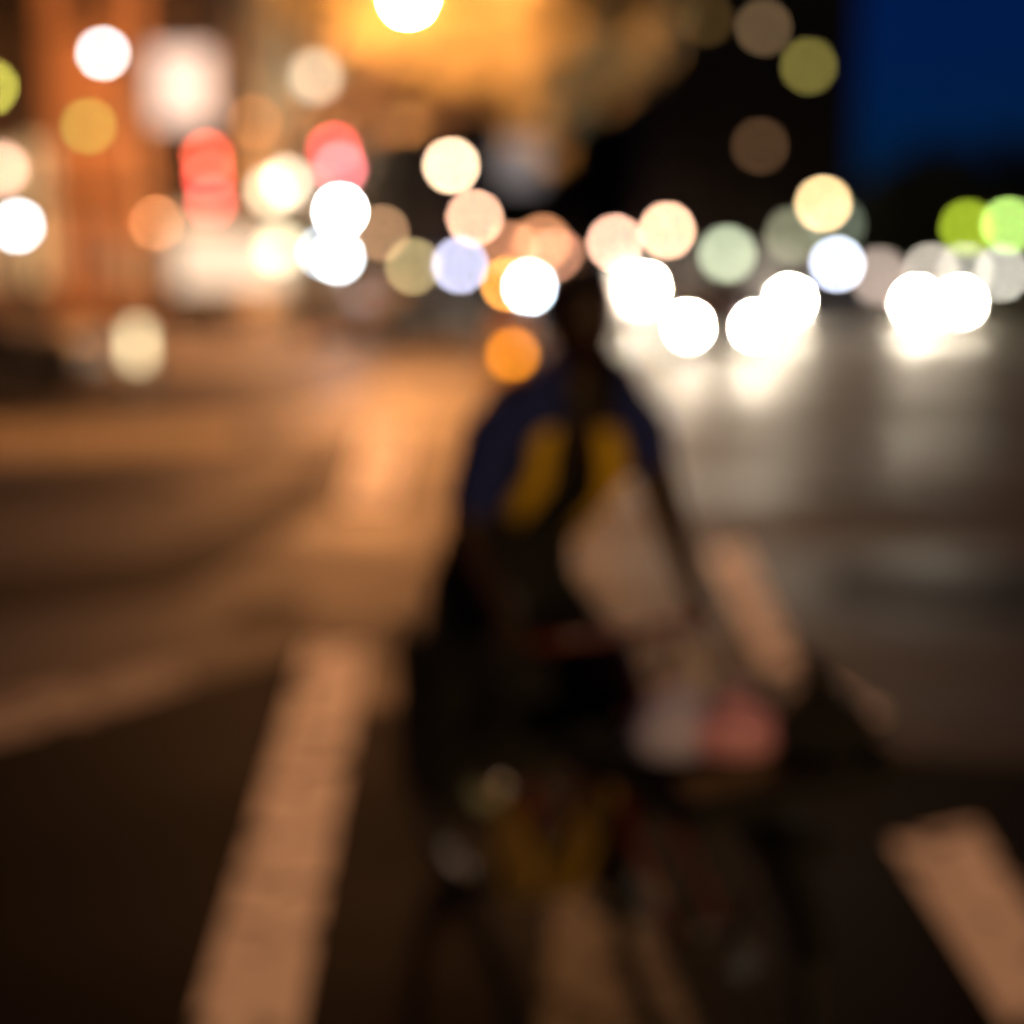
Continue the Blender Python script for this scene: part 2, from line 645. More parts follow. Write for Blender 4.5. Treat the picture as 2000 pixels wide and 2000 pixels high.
street_lamp('peach globe lamp right of the rider, nearer of the two before the tower', p, (p.x, 106), 16, 106, (255, 205, 170), 1.35, globe=True, bz=0)
p = at(1201, 474, 140)
street_lamp('peach globe lamp just right of the rider head, further of the two', p, (p.x, 140), 16, 140, (248, 195, 168), 1.25, globe=True, bz=0)
p = at(1608, 396, 100)
street_lamp('cream orange street lamp standing before the tower edge', p, (p.x + 1.2, 100), 18, 100, (255, 220, 165), 1.3)
p = at(1635, 516, 70)
street_lamp('short lavender white globe lamp below the cream lamp', p, (p.x, 70), 16, 70, (222, 230, 250), 1.1, globe=True)


def wall_lamp(label, u, v, Y, px, col, k, wall_y):
    p = at(u, v, Y)
    t = thing('wall_lantern', label, 'wall lamp', p, 0, 'wall lanterns on the left fronts')
    b = MB()
    b.tube([(0, wall_y - p.y, .1), (0, (wall_y - p.y) * .4, .22), (0, 0, .18)], .02, M['steel'], 6)
    b.build('bracket', t)
    g = MB()
    g.ball((0, 0, 0), disc_size(px, Y) / 2, glow(col, k * gain(px)), 14)
    g.build('globe', t)
    return t


wall_lamp('orange globe lantern on the orange brick house', 307, 440, YF - 1.0, 16, (235, 165, 115), 1.3, YF - .4)
wall_lamp('pale pink globe lantern at the left edge of the leftmost building', 2, 330, YF - .6, 26, (230, 185, 162), .9, YF)
wall_lamp('dull orange globe lantern high on the dark brick house', 497, 238, YF - .6, 20, (150, 98, 55), .7, YF)



def side_lamp(label, u, v, x, px, col, k, wall_x):
    d = CM.to_3x3() @ Vector(((u - 1000) / FPX, -(v - 1000) / FPX, -1))
    p = Vector(co.location) + d * (x / d.x)
    t = thing('wall_lantern', label, 'wall lamp', p, 0, 'wall lanterns on the left fronts')
    b = MB()
    b.tube([(wall_x - x, 0, .5), ((wall_x - x) * .5, 0, .9), (0, 0, .6)], .03, M['steel'], 6)
    b.build('bracket', t)
    g = MB()
    g.ball((0, 0, 0), disc_size(px, p.y) / 2, glow(col, k * gain(px)), 14)
    g.build('globe', t)


side_lamp('dim olive globe lantern low on the street side of the stone fronts', 807, 520, -8.0, 17, (168, 152, 112), 1.0, -8.7)
side_lamp('lavender white globe lantern low on the darker stone block', 898, 518, -7.8, 17, (205, 205, 230), 1.05, -8.7)
side_lamp('dim brown globe lantern on the limestone building above the olive one', 745, 455, -8.0, 17, (168, 132, 100), .9, -8.6)

# the tall blank white projecting sign
p = at(357, 168, 39)
t = thing('projecting_sign', 'blank greyish white backlit box sign on the dark brick house', 'sign', p)
b = MB()
b.box((0, 0, 0), (disc_size(112, 39), .25, disc_size(132, 39)), glow((230, 214, 204), 1.1), None, .03)
b.build('sign_box', t)
b = MB()
b.box((0, .42, .5), (.06, .62, .06), M['steel'])
b.box((0, .42, -.5), (.06, .62, .06), M['steel'])
b.build('bracket', t)

# red vertical neon
p = at(407, 350, 38.6)
t = thing('neon_sign', 'tall narrow red neon sign of three lit panels below the white sign', 'sign', p)
b = MB()
b.box((0, .16, 0), (.34, .14, 1.75), M['steel'], None, .02)
b.build('sign_box', t)
b = MB()
b.box((0, .7, .5), (.05, 1.1, .05), M['steel'])
b.box((0, .7, -.5), (.05, 1.1, .05), M['steel'])
b.build('bracket', t)
for du, vv, cc in ((-3, 306, (255, 108, 82)), (0, 346, (255, 92, 82)), (5, 394, (240, 104, 98))):
    q = at(407 + du, vv, 38.6) - p
    b = MB()
    b.box(q + Vector((0, .05, 0)), (.24, .1, .24), glow(cc, .62 * DISC * DISC * .785 / (16 * 16)), None, .02)
    b.build('lit_panel', t)


# shop lights in a row
def lamp_row(name, label, cat, specs, wall_y, group=None):
    ps = [at(u, v, Y) for (u, v, Y, px, c, k) in specs]
    t = thing(name, label, cat, ps[0], 0, group)
    b = MB()
    for q in ps:
        L = q - ps[0]
        b.tube([L + Vector((0, wall_y - q.y, .3)), L + Vector((0, .0, .3)), L + Vector((0, 0, .1))], .02, M['steel'], 6)
    b.build('bracket', t)
    for q, (u, v, Y, px, c, k) in zip(ps, specs):
        g = MB()
        g.ball(q - ps[0], disc_size(px, Y) / 2, glow(c, k * gain(px)), 14)
        g.build('lamp', t)
    return t


# pole with white floodlights
pp = at(663, 414, 36)
t = thing('floodlight_pole', 'steel pole with stacked bluish white floodlights and cream lamps on the pavement', 'light pole', (pp.x, 36.2, .13))
b = MB()
b.tube([(0, 0, 0), (0, 0, 4.6)], [.07, .045], M['steel'], 10)
b.tube([(0, 0, 2.6), (-2.6, 0, 2.6)], .03, M['steel'], 8)
b.tube([(0, 0, 4.2), (-2.2, 0, 4.2)], .03, M['steel'], 8)
b.build('pole', t)
for (u, v, px, c, k) in ((665, 413, 14, (250, 252, 255), 6), (660, 502, 14, (232, 244, 252), 1.3), (632, 492, 16, (190, 205, 215), .8),
                         (549, 487, 40, (224, 214, 180), 1.1), (564, 357, 28, (235, 228, 205), 1.1), (530, 373, 28, (216, 202, 172), .85),
                         (598, 374, 18, (235, 205, 175), .8)):
    q = at(u, v, 36) - t.location
    g = MB()
    g.ball(q, disc_size(px, 36) / 2, glow(c, k * gain(px)), 14)
    o = g.build('lamp', t)
    h = MB()
    h.box(q + Vector((0, .17, 0)), (.1, .22, .1), M['steel'])
    if u < 630:
        zr = 2.6 if v > 430 else 4.2
        h.tube([q + Vector((0, .2, 0)), (q.x, 0, zr)], .02, M['steel'], 6)
    h.build('bracket', o)


# traffic signals
def signal(label, lens_p, base, lit, k, px, Y, bz=.13, green=False, single=False):
    t = thing('traffic_light', label, 'traffic light', (base[0], base[1], bz), 0, 'traffic lights')
    L = Vector(lens_p) - t.location
    b = MB()
    b.tube([(0, 0, 0), (0, 0, L.z + .6)], [.09, .06], M['steel'], 10)
    if abs(L.x) > .3:
        b.tube([(0, 0, L.z + .5), (L.x, L.y + .3, L.z + .55)], .045, M['steel'], 8)
    b.build('pole', t)
    hz = L.z + (.34 if green else -.34)
    if single:
        hz = L.z - .34
    h = MB()
    h.box((L.x, L.y + .2, L.z if single else hz), (.36, .3, .4 if single else 1.1), M['plastic'], None, .03)
    h.build('housing', t)
    r = disc_size(px, Y) / 2
    for i in range(1 if single else 3):
        z = hz + (.34 - .34 * i)
        on = (i == 2) if green else (i == 0)
        m = glow(lit, k * gain(px)) if on else M['glass']
        g = MB()
        rr = r if on else .11
        g.ball((L.x, L.y + .02, z), rr, m, 16, (1, .5, 1))
        o = g.build('lens', t)
        v = MB()
        v.tube([(L.x - .14, L.y - .02, z + .05), (L.x - .1, L.y - .04, z + .13), (L.x, L.y - .05, z + .16), (L.x + .1, L.y - .04, z + .13), (L.x + .14, L.y - .02, z + .05)], .012, M['plastic'], 5)
        v.build('visor', o)
    return t


p = at(652, 290, 30)
signal('deep red traffic light above the pavement corner, higher of the two reds', p, (-5.3, 30.3), (255, 92, 102), .85, 20, 30)
p = at(664, 330, 28)
signal('single pinkish red traffic light, nearer and lower of the two reds', p, (-4.95, 28.3), (255, 140, 145), .8, 20, 28, single=True)
p = at(1890, 445, 62)
signal('yellow green traffic light at right, left one of the green pair', p, (p.x + .3, 62.2), (175, 196, 58), .75, 24, 62, green=True)
p = at(1970, 440, 60)
signal('pale green traffic light at the right edge', p, (p.x + .3, 60.2), (190, 228, 125), .95, 20, 60, green=True)

# glowing panel added for the soft grey haze over the street
p = at(1015, 318, 29)
t = thing('hanging_sign', 'blank bluish grey backlit sign panel hung over the street beside the lamp', 'sign', (-5.2, 29.2, .13))
L = p - t.location
b = MB()
b.tube([(0, 0, 0), (0, 0, L.z + .6), (L.x * .3, 0, L.z + .75), (L.x + .3, 0, L.z + .7)], [.09, .07, .05, .04], M['steel'], 10)
b.build('pole', t)
b = MB()
b.box((L.x, -.06, L.z), (.85, .09, .9), glow((132, 136, 142), .75), None, .01)
b.box((L.x, -.02, L.z + .4), (.05, .05, .6), M['steel'])
b.build('panel', t)

# bus shelter with glowing rear panel
a0, a1 = at(345, 560, 36.5), at(585, 462, 36.5)
t = thing('bus_shelter', 'glass bus shelter with pale glowing back panel on the left pavement', 'bus shelter', ((a0.x + a1.x) / 2, 36.5, .13))
W = a1.x - a0.x
b = MB()
b.box((0, 0, (a0.z + a1.z) / 2 - .13), (W, .08, a1.z - a0.z), glow((226, 200, 174), 1.4), None, .01)
b.build('back_panel', t)
b = MB()
b.box((0, -.5, 2.72), (W + .5, 1.6, .12), M['steel'], None, .02)
b.build('roof', t)
for sx in (-1, 1):
    for sy in (.05, -1.15):
        b = MB()
        b.box((sx * (W / 2 + .08), sy, 1.33), (.08, .08, 2.66), M['steel'])
        b.build('post', t)
b = MB()
b.box((0, -.35, .46), (W * .8, .36, .06), M['trim'], None, .01)
for sx in (-1, 1):
    b.box((sx * W * .3, -.35, .215), (.06, .3, .43), M['steel'])
b.build('bench', t)

# litter bin
p = ground(437, 672, .13)
p.y = 33
p.x = at(437, 620, 33).x
t = thing('litter_bin', 'dark round litter bin in front of the bus shelter', 'bin', (p.x, 33, .13))
b = MB()
b.loft([[(q * math.cos(i * math.pi / 8), q * math.sin(i * math.pi / 8), z) for i in range(16)] for q, z in ((.26, 0), (.3, .1), (.33, .95))], M['steel'])
b.build('body', t)
b = MB()
b.loft([[(q * math.cos(i * math.pi / 8), q * math.sin(i * math.pi / 8), z) for i in range(16)] for q, z in ((.36, .953), (.36, 1.02), (.2, 1.15))], M['plastic'])
b.build('lid', t)

# glowing bollard
yb = 18.4
p = at(269, 690, yb)
t = thing('light_bollard', 'short pale bollard with glowing cream lantern standing by the kerb', 'bollard', (p.x, yb, 0))
b = MB()
b.tube([(0, 0, 0), (0, 0, .43)], [.1, .09], M['concrete'], 16)
b.build('post', t)
b = MB()
b.tube([(0, 0, .89), (0, 0, .95), (0, 0, 1.01)], [.12, .12, .03], M['steel'], 16)
b.build('cap', t)
b = MB()
b.tube([(0, 0, .432), (0, 0, .888)], .085, glow((228, 210, 168), 4.6), 16)
b.build('lantern', t)

# road works drum with amber lamp
yd = 20.0
p = at(1000, 690, yd)
t = thing('traffic_drum', 'orange road works drum with amber warning lamp behind the rider shoulder', 'traffic drum', (p.x, yd, 0))
b = MB()
prof = ((.36, 0), (.36, .06), (.30, .07), (.28, .32), (.30, .33), (.27, .60), (.285, .61), (.25, .92), (.12, .97))
b.loft([[(q * math.cos(i * math.pi / 10), q * math.sin(i * math.pi / 10), z) for i in range(20)] for q, z in prof], M['orange'])
b.build('body', t)
q = at(992, 555, yd) - t.location
q2 = at(1002, 690, yd) - t.location
b = MB()
b.box((q2.x, -.275, q2.z), (.2, .1, .2), M['plastic'], None, .02)
b.ball((q2.x, -.34, q2.z), disc_size(22, yd) / 2, glow((208, 132, 36), .9 * gain(22)), 14)
b.build('amber_lamp', t)
b = MB()
b.tube([(q.x, 0, .97), (q.x, 0, q.z)], .03, M['plastic'], 8)
b.build('lamp_stem', t)
b = MB()
b.ball((q.x, 0, q.z), disc_size(15, yd) / 2, glow((255, 176, 84), 1.0 * gain(15)), 14)
b.build('warning_lamp', t)


# ------------------------------------------------------------------ trees
def tree(label, base, h, lobes, leaf, n, leafsize, trunk_r, group='street trees'):
    t = thing('tree', label, 'tree', base, 0, group)
    b = MB()
    th = h * .42
    b.tube([(0, 0, 0), (.03, .02, .4), (.1, .0, th * .6), (.15, .05, th)], [trunk_r * 1.5, trunk_r * 1.1, trunk_r, trunk_r * .85], M['bark'], 12)
    for (c, r) in lobes:
        c = Vector(c)
        s = Vector((.12, .03, th * random.uniform(.75, .98)))
        mid = s.lerp(c, .5) + Vector((0, 0, .4))
        b.tube([s, mid, c], [trunk_r * .7, trunk_r * .45, trunk_r * .2], M['bark'], 8)
        for k in range(6):
            d = Vector((random.gauss(0, 1), random.gauss(0, 1), random.gauss(0, .8))).normalized() * r * .85
            b.tube([c.lerp(mid, random.random() * .6), c + d * .5 + Vector((0, 0, .2)), c + d], [trunk_r * .22, trunk_r * .12, .015], M['bark'], 5)
    b.build('trunk', t)
    b = MB()
    bm = b.bm
    mi = b._mi(M[leaf])
    tot = sum(r ** 3 for _, r in lobes)
    for (c, r) in lobes:
        c = Vector(c)
        clumps = []
        for k in range(int(26 * max(1, r / 2))):
            d = Vector((random.gauss(0, 1), random.gauss(0, 1), random.gauss(0, 1))).normalized()
            clumps.append((c + d * r * random.uniform(.35, 1.0), r * random.uniform(.16, .34)))
        for k in range(int(n * r ** 3 / tot)):
            cc, cr = random.choice(clumps)
            p = cc + Vector((random.gauss(0, .55), random.gauss(0, .55), random.gauss(0, .45))) * cr
            s = leafsize * random.uniform(.6, 1.3)
            u = Vector((random.gauss(0, 1), random.gauss(0, 1), random.gauss(0, 1))).normalized()
            v = u.orthogonal().normalized()
            v = (Matrix.Rotation(random.random() * 6.28, 3, u) @ v)
            wv = u.cross(v)
            f = bm.faces.new([bm.verts.new(p + q) for q in (v * s * .6, wv * s * .35, -v * s * .5, -wv * s * .35)])
            f.material_index = mi
    b.build('crown', t)
    return t


tb = Vector((-6.6, 36.0, .13))
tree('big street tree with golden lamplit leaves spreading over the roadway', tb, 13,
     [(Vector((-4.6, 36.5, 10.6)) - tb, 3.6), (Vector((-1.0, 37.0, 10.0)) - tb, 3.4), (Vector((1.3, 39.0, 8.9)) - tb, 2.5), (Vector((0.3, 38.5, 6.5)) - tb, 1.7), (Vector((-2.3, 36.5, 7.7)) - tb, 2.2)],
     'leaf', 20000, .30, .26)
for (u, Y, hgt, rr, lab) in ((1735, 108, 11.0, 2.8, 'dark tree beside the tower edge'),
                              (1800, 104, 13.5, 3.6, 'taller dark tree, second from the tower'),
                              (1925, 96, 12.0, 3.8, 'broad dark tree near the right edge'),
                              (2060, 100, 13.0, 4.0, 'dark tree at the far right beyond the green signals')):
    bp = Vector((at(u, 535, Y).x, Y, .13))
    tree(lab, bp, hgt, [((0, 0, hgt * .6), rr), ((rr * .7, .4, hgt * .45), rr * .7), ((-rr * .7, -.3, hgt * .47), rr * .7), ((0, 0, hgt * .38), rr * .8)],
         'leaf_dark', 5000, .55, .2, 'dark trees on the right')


# ------------------------------------------------------------------ vehicles
def car(label, x, y, rz, paint_m, lamps=None, L=4.4, W=1.78, H=1.46, van=False, tail=None, cat='car', name='car', lz=.62, lw=.66,
        px=12, Yl=25, group=None):
    """faces -y in its own space"""
    t = thing(name, label, cat, (x, y, 0), rz, group)
    hw = W / 2
    if van:
        prof = [(-L / 2, .45, .95), (-L / 2 + .1, .35, 1.08), (-L / 2 + .75, .33, 1.22), (-L / 2 + 1.35, .33, H - .1), (-L / 2 + 1.9, .33, H), (L / 2 - .3, .33, H), (L / 2 - .05, .35, H - .12), (L / 2, .45, H - .5)]
    else:
        prof = [(-L / 2, .42, .66), (-L / 2 + .12, .32, .80), (-L / 2 + 1.05, .28, .94), (-L / 2 + 1.75, .28, H - .12), (-L / 2 + 2.3, .28, H), (L / 2 - 1.25, .28, H - .04), (L / 2 - .55, .3, .98), (L / 2 - .1, .34, .92), (L / 2, .45, .7)]
    rings = []
    for (yy, zb, zt) in prof:
        belt = min(zt, .92 if not van else 1.15)
        tw = hw * (.98 if zt <= belt + .02 else .80 if not van else .93)
        zm = zb + (belt - zb) * .5
        e = .93 if abs(yy) > L / 2 - .06 else 1
        rings.append([(-hw * .9 * e, yy, zb), (-hw * e, yy, zm), (-hw * .98 * e, yy, belt), (-tw * e, yy, zt - .03), (-tw * .85 * e, yy, zt),
                      (tw * .85 * e, yy, zt), (tw * e, yy, zt - .03), (hw * .98 * e, yy, belt), (hw * e, yy, zm), (hw * .9 * e, yy, zb)])
    b = MB()
    b.loft(rings, paint_m)
    b.box((0, -L / 2 - .01, .42), (W * .92, .14, .2), M['plastic'], None, .03)
    b.box((0, L / 2 + .01, .45), (W * .92, .14, .2), M['plastic'], None, .03)
    b.build('body', t)
    # glass
    (y2, _, z2), (y3, _, z3) = prof[2], prof[3]
    wt = hw * (.72 if not van else .84)
    wb = hw * (.86 if not van else .88)
    n = Vector((0, -(z3 - z2), y3 - y2)).normalized() * .015
    g = MB()
    g.poly([Vector((-wb, y2 + .1, z2 + .09)) + n, Vector((wb, y2 + .1, z2 + .09)) + n, Vector((wt, y3, z3)) + n, Vector((-wt, y3, z3)) + n], M['glass'], .01, n.normalized())
    g.build('windscreen', t)
    for sx in (-1, 1):
        g = MB()
        if van:
            q = [(y3 - .25, 1.2), (y3 + .75, 1.2), (y3 + .75, H - .25), (y3 + .1, H - .25)]
            xs = lambda z: hw * .99
        else:
            q = [(y3 - .55, .98), (L / 2 - .95, .98), (L / 2 - 1.35, H - .12), (y3 + .15, H - .12)]
            xs = lambda z: hw * (.98 + (.80 - .98) * (z - .92) / (H - .92)) + .012
        g.poly([(sx * xs(z), yy, z) for yy, z in q], M['glass'], .008, (sx, 0, 0))
        g.build('side_window', t)
        m_ = MB()
        m_.box((sx * (hw + .1), y3 - .3, 1.0 if not van else 1.35), (.18, .1, .13), M['plastic'], None, .02)
        m_.build('mirror', t)
    for yy in (-L / 2 + .85, L / 2 - .85):
        for sx in (-1, 1):
            wh = thing('wheel', '', '', (0, 0, 0))
            del wh['label'], wh['category']
            wh.parent = t
            wh.location = (sx * (hw - .1), yy, .32)
            k = MB()
            k.ring((0, 0, 0), (1, 0, 0), .235, .085, M['rubber'], 28, 8)
            k.build('tyre', wh)
            k = MB()
            k.tube([(-.06, 0, 0), (.06, 0, 0)], .17, M['chrome'], 18)
            k.build('rim', wh)
    g = MB()
    g.box((0, -L / 2 - .03, .62 if not van else .8), (W * .42, .05, .14), M['plastic'], None, .01)
    g.build('grille', t)
    rr = disc_size(px, Yl) / 2
    for i, sx in enumerate((-1, 1)):
        col, k = (lamps[i] if lamps else (None, 0))
        g = MB()
        m = glow(col, k * gain(px)) if col else M['glass']
        g.ball((sx * lw, -L / 2 - .02, lz), rr if col else .1, m, 14, (1.0, .7, 1.0))
        g.build('headlight', t)
        g = MB()
        g.box((sx * hw * .78, L / 2 + .015, .78), (.26, .05, .13), glow((150, 16, 14), tail) if tail else M['car_red'], None, .01)
        g.build('tail_light', t)
    return t


def car_at(u0, u1, v, Y, label, paint_m, col, k, px=9, **kw):
    a, b2 = at(u0, v, Y), at(u1, v, Y)
    lw = (b2.x - a.x) / 2
    L = kw.get('L', 4.4)
    return car(label, (a.x + b2.x) / 2, Y + L / 2 + .02, 0, paint_m, [(col[0], k[0]), (col[1], k[1])], lz=a.z, lw=lw, px=px, Yl=Y, **kw)


WH = (255, 240, 214)
GR = 'cars driving towards the viewer'
car_at(1345, 1476, 637, 25.5, 'nearest oncoming dark car with two dazzling headlights right of the rider', M['car_dark'], (WH, WH), (48, 48), px=9, group=GR)
car_at(1455, 1543, 587, 40, 'grey car following close behind the nearest oncoming car', M['car_grey'], (WH, WH), (34, 46), group=GR)
car_at(1791, 1877, 589, 42, 'oncoming grey car with twin white headlights at right', M['car_grey'], (WH, WH), (70, 30), px=10, group=GR)
car_at(1160, 1259, 562, 45, 'white van half hidden behind the rider head, one headlight showing', M['car_white'], (WH, WH), (40, 46), van=True, L=5.2, W=2.0, H=2.3, name='van', cat='van', group=GR)
car_at(1034, 1104, 560, 56, 'grey van left of the rider head with bluish headlight', M['car_grey'], ((225, 245, 255), WH), (2.2, 1.2), px=13, van=True, L=5.0, W=1.95, H=2.1, name='van', cat='van', group=GR)
p = ground(770, 672)
car('black parked car at the left kerb with faint red tail lights', p.x, p.y + 1.6, R(145), M['car_dark'], tail=1.2)
p = ground(60, 690, .0)
car('black parked car side on at the left edge', -8.7, 19.2, R(91), M['car_dark'])
bpy.context.view_layer.update()


# ------------------------------------------------------------------ the bicycle
H2 = Vector((.5, -.866, 0))            # the way it rides: towards the viewer and to the right
PP = Vector((.866, .5, 0))             # to the rider's left
BB = Vector((0.0, 2.97, .275))
bike = thing('bicycle', 'dark red upright bicycle with front crate ridden across the road', 'bicycle', (BB.x, BB.y, 0), 0)


def bk(f, l, z):
    """forward, left, height -> bike space"""
    q = H2 * f + PP * l
    return Vector((q.x, q.y, z))


FH, RH = .64, -.44
WR = .335
b = MB()
b.tube([bk(0, 0, .275), bk(-.2, 0, .72)], .016, M['frame'], 10)
b.tube([bk(-.19, 0, .66), bk(.37, 0, .80)], .015, M['frame'], 10)
b.tube([bk(0, 0, .275), bk(.39, 0, .70)], .019, M['frame'], 10)
b.tube([bk(.355, 0, .86), bk(.40, 0, .67)], .02, M['frame'], 10)
for s in (-1, 1):
    b.tube([bk(0, s * .035, .275), bk(RH, s * .06, WR)], .009, M['frame'], 8)
    b.tube([bk(-.19, s * .02, .67), bk(RH, s * .06, WR)], .008, M['frame'], 8)
b.build('frame', bike)
b = MB()
for s in (-1, 1):
    b.tube([bk(.40, s * .05, .66), bk(.46, s * .055, .5), bk(FH, s * .055, WR)], .011, M['frame'], 8)
b.tube([bk(.40, -.05, .66), bk(.40, .05, .66)], .014, M['frame'], 8)
b.build('fork', bike)
for f in (FH, RH):
    wh = bpy.data.objects.new('wheel', None)
    COL.objects.link(wh)
    wh.parent = bike
    wh.location = bk(f, 0, WR)
    b = MB()
    b.ring((0, 0, 0), PP, WR - .02, .021, M['rubber'], 56, 8)
    b.build('tyre', wh)
    b = MB()
    b.ring((0, 0, 0), PP, WR - .05, .011, M['steel'], 48, 6)
    b.build('rim', wh)
    b = MB()
    for i in range(28):
        a = i * math.pi / 14
        b.tube([PP * (.03 if i % 2 else -.03), (H2 * math.cos(a) + Vector((0, 0, 1)) * math.sin(a)) * (WR - .05)], .0013, M['steel'], 4)
    b.tube([-PP * .05, PP * .05], .022, M['steel'], 10)
    b.build('spokes', wh)
    b = MB()
    arcp = [(bk(f, 0, WR) + (H2 * math.cos(a) + Vector((0, 0, 1)) * math.sin(a)) * (WR + .025)) for a in [R(q) for q in (range(20, 150, 10) if f > 0 else range(30, 190, 10))]]
    b.tube(arcp, .024, M['saddle'], 8)
    b.build('mudguard', bike)
# handlebar
b = MB()
HB = .88
b.tube([bk(.355, 0, .84), bk(.352, 0, .87), bk(.36, 0, HB + .02)], .013, M['chrome'], 10)
b.tube([bk(.25, -.235, HB), bk(.33, -.21, HB + .01), bk(.37, -.1, HB + .02), bk(.37, .1, HB + .02), bk(.33, .21, HB + .01), bk(.25, .235, HB)], .012, M['frame'], 10)
hb = b.build('handlebar', bike)
for s in (-1, 1):
    b = MB()
    b.tube([bk(.33, s * .211, HB + .01), bk(.245, s * .238, HB)], .017, M['rubber'], 10)
    b.build('grip', hb)
# saddle
b = MB()
b.tube([bk(-.2, 0, .72), bk(-.22, 0, .80)], .012, M['chrome'], 8)
b.loft([[bk(f, wd * math.cos(a), .825 + .03 * math.sin(a)) for a in [i * math.pi / 6 for i in range(12)]] for f, wd in ((-.36, .05), (-.32, .10), (-.24, .09), (-.15, .035), (-.05, .02))], M['saddle'])
b.build('saddle', bike)
# drive
CR = Vector((0, 0, -.62)) * .17 + H2 * .78 * .17
b = MB()
b.tube([bk(0, -.045, .275), bk(0, -.05, .275)], .09, M['steel'], 24)
b.tube([bk(0, .065, .275), bk(0, .065, .275) + CR], [.012, .009], M['steel'], 8)
b.tube([bk(0, -.065, .275), bk(0, -.065, .275) - CR], [.012, .009], M['steel'], 8)
b.tube([bk(0, -.065, .275), bk(0, .065, .275)], .018, M['chrome'], 10)
b.build('crankset', bike)
PED = {}
for s in (1, -1):
    c = bk(0, s * .115, .275) + CR * s
    PED[s] = c
    b = MB()
    b.box(c, (.095, .075, .022), M['rubber'], Matrix.Rotation(math.atan2(PP.y, PP.x), 3, 'Z'), .005)
    b.build('pedal', bike)
b = MB()
b.loft([[bk(f + r * math.cos(a) * 1.0, .02 * sgn - .09, z + r * math.sin(a)) for a in [i * math.pi / 8 for i in range(16)] for sgn in (1,)] for (f, z, r) in ((.02, .275, .095),)] +
       [[bk(f + r * math.cos(a), -.085, z + r * math.sin(a)) for a in [i * math.pi / 8 for i in range(16)]] for (f, z, r) in ((.02, .275, .095),)], M['guard'], smooth=False)
b.poly([bk(.02, -.078, .39), bk(.02, -.078, .335), bk(-.40, -.078, .33), bk(-.43, -.078, .38), bk(-.40, -.078, .40)], M['guard'], .012, PP)
b.build('chain_guard', bike)
# yellow panel added to stand for lit road paint between the legs
b = MB()
b.poly([bk(.04, .02, .25), bk(.11, .02, .20), bk(.34, .02, .50), bk(.29, .02, .56)], M['guard'], .04, -PP)
b.build('frame_panel', bike)
# rear rack
b = MB()
for s in (-1, 1):
    b.tube([bk(-.26, s * .05, .735), bk(-.66, s * .05, .735)], .006, M['steel'], 6)
    b.tube([bk(-.5, s * .05, .735), bk(RH, s * .065, WR)], .006, M['steel'], 6)
for i in range(4):
    b.tube([bk(-.3 - i * .12, -.05, .735), bk(-.3 - i * .12, .05, .735)], .005, M['steel'], 6)
b.build('rear_rack', bike)
# front crate of black plastic on a small rack
bz0, bz1 = .705, .765
f0, f1, wl = .50, .90, .23
b = MB()


def crate_ring(e, z):
    return [bk(f0 - e, -wl - e, z), bk(f1 + e, -wl - e, z), bk(f1 + e, wl + e, z), bk(f0 - e, wl + e, z)]


b.loft([crate_ring(-.012, bz0 + .012), crate_ring(-.006, bz1), crate_ring(.016, bz1), crate_ring(.016, bz1 - .018), crate_ring(.002, bz1 - .02), crate_ring(-.004, bz0)], M['saddle'], smooth=False)
b.build('basket', bike)
b = MB()
for q in (-1, 1):
    b.tube([bk(f0 + .05, q * .1, bz0 - .006), bk(f1 - .05, q * .1, bz0 - .006)], .006, M['steel'], 6)
    b.tube([bk(f1 - .1, q * .1, bz0 - .006), bk(FH, q * .065, WR)], .006, M['steel'], 6)
    b.tube([bk(f0 + .06, q * .1, bz0 - .006), bk(.40, q * .03, .68)], .006, M['steel'], 6)
b.build('front_rack', bike)
b = MB()
b.tube([bk(f1 - .02, 0, bz0 - .05), bk(f1 + .04, 0, bz0 - .05)], [.03, .038], M['saddle'], 14)
b.build('headlamp', bike)
bpy.context.view_layer.update()


def blob(name, label, cat, c, r, mats, seed, squash=(1, 1, 1), group=None):
    """a crumpled carrier bag"""
    rnd = random.Random(seed)
    t = MB()
    bmesh.ops.create_icosphere(t.bm, subdivisions=4, radius=1)
    rv = lambda: Vector((rnd.gauss(0, 1), rnd.gauss(0, 1), rnd.gauss(0, 1))).normalized()
    dirs = [(rv(), rnd.uniform(-.20, .26), rnd.uniform(3, 8)) for _ in range(12)] + [(rv(), rnd.uniform(-.09, .09), rnd.uniform(18, 50)) for _ in range(70)]
    creases = [(rv(), rnd.uniform(-.4, .4), rnd.uniform(.03, .07)) for _ in range(12)]
    for v in t.bm.verts:
        d = v.co.normalized()
        k = 1 + sum(a * max(0, d.dot(e)) ** n for e, a, n in dirs)
        for e, off, dep in creases:                       # folds radiating over the surface
            k -= dep * math.exp(-((d.dot(e) - off) / .07) ** 2)
        if d.z > .5:                                       # gathered towards the knot
            k *= 1 + (d.z - .5) * .9
        z = max(-.62, d.z * k)
        pinch = 1 - .55 * max(0, d.z - .55) / .45
        v.co = Vector((d.x * r * k * squash[0] * pinch, d.y * r * k * squash[1] * pinch, z * r * squash[2])) + Vector(c)
    for f in t.bm.faces:
        f.smooth = True
    t._paint(t.bm.faces[:], mats)
    top = Vector(c) + Vector((0, 0, r * squash[2] * 1.30))
    for sx in (-1, 1):                                     # the tied handles
        e = Vector((math.cos(seed), math.sin(seed), 0)) * sx
        t.loft([[top + e * r * a + Vector((-e.y, e.x, 0)) * r * wd * q + Vector((0, 0, r * hh + .003 * q)) for q in (-1, 0, 1)] for a, hh, wd in ((0, -.15, .1), (.2, .25, .22), (.45, .4, .26), (.62, .2, .12))], mats, cap=False, closed=False)
    return tag(t.build(name), label, cat, group)


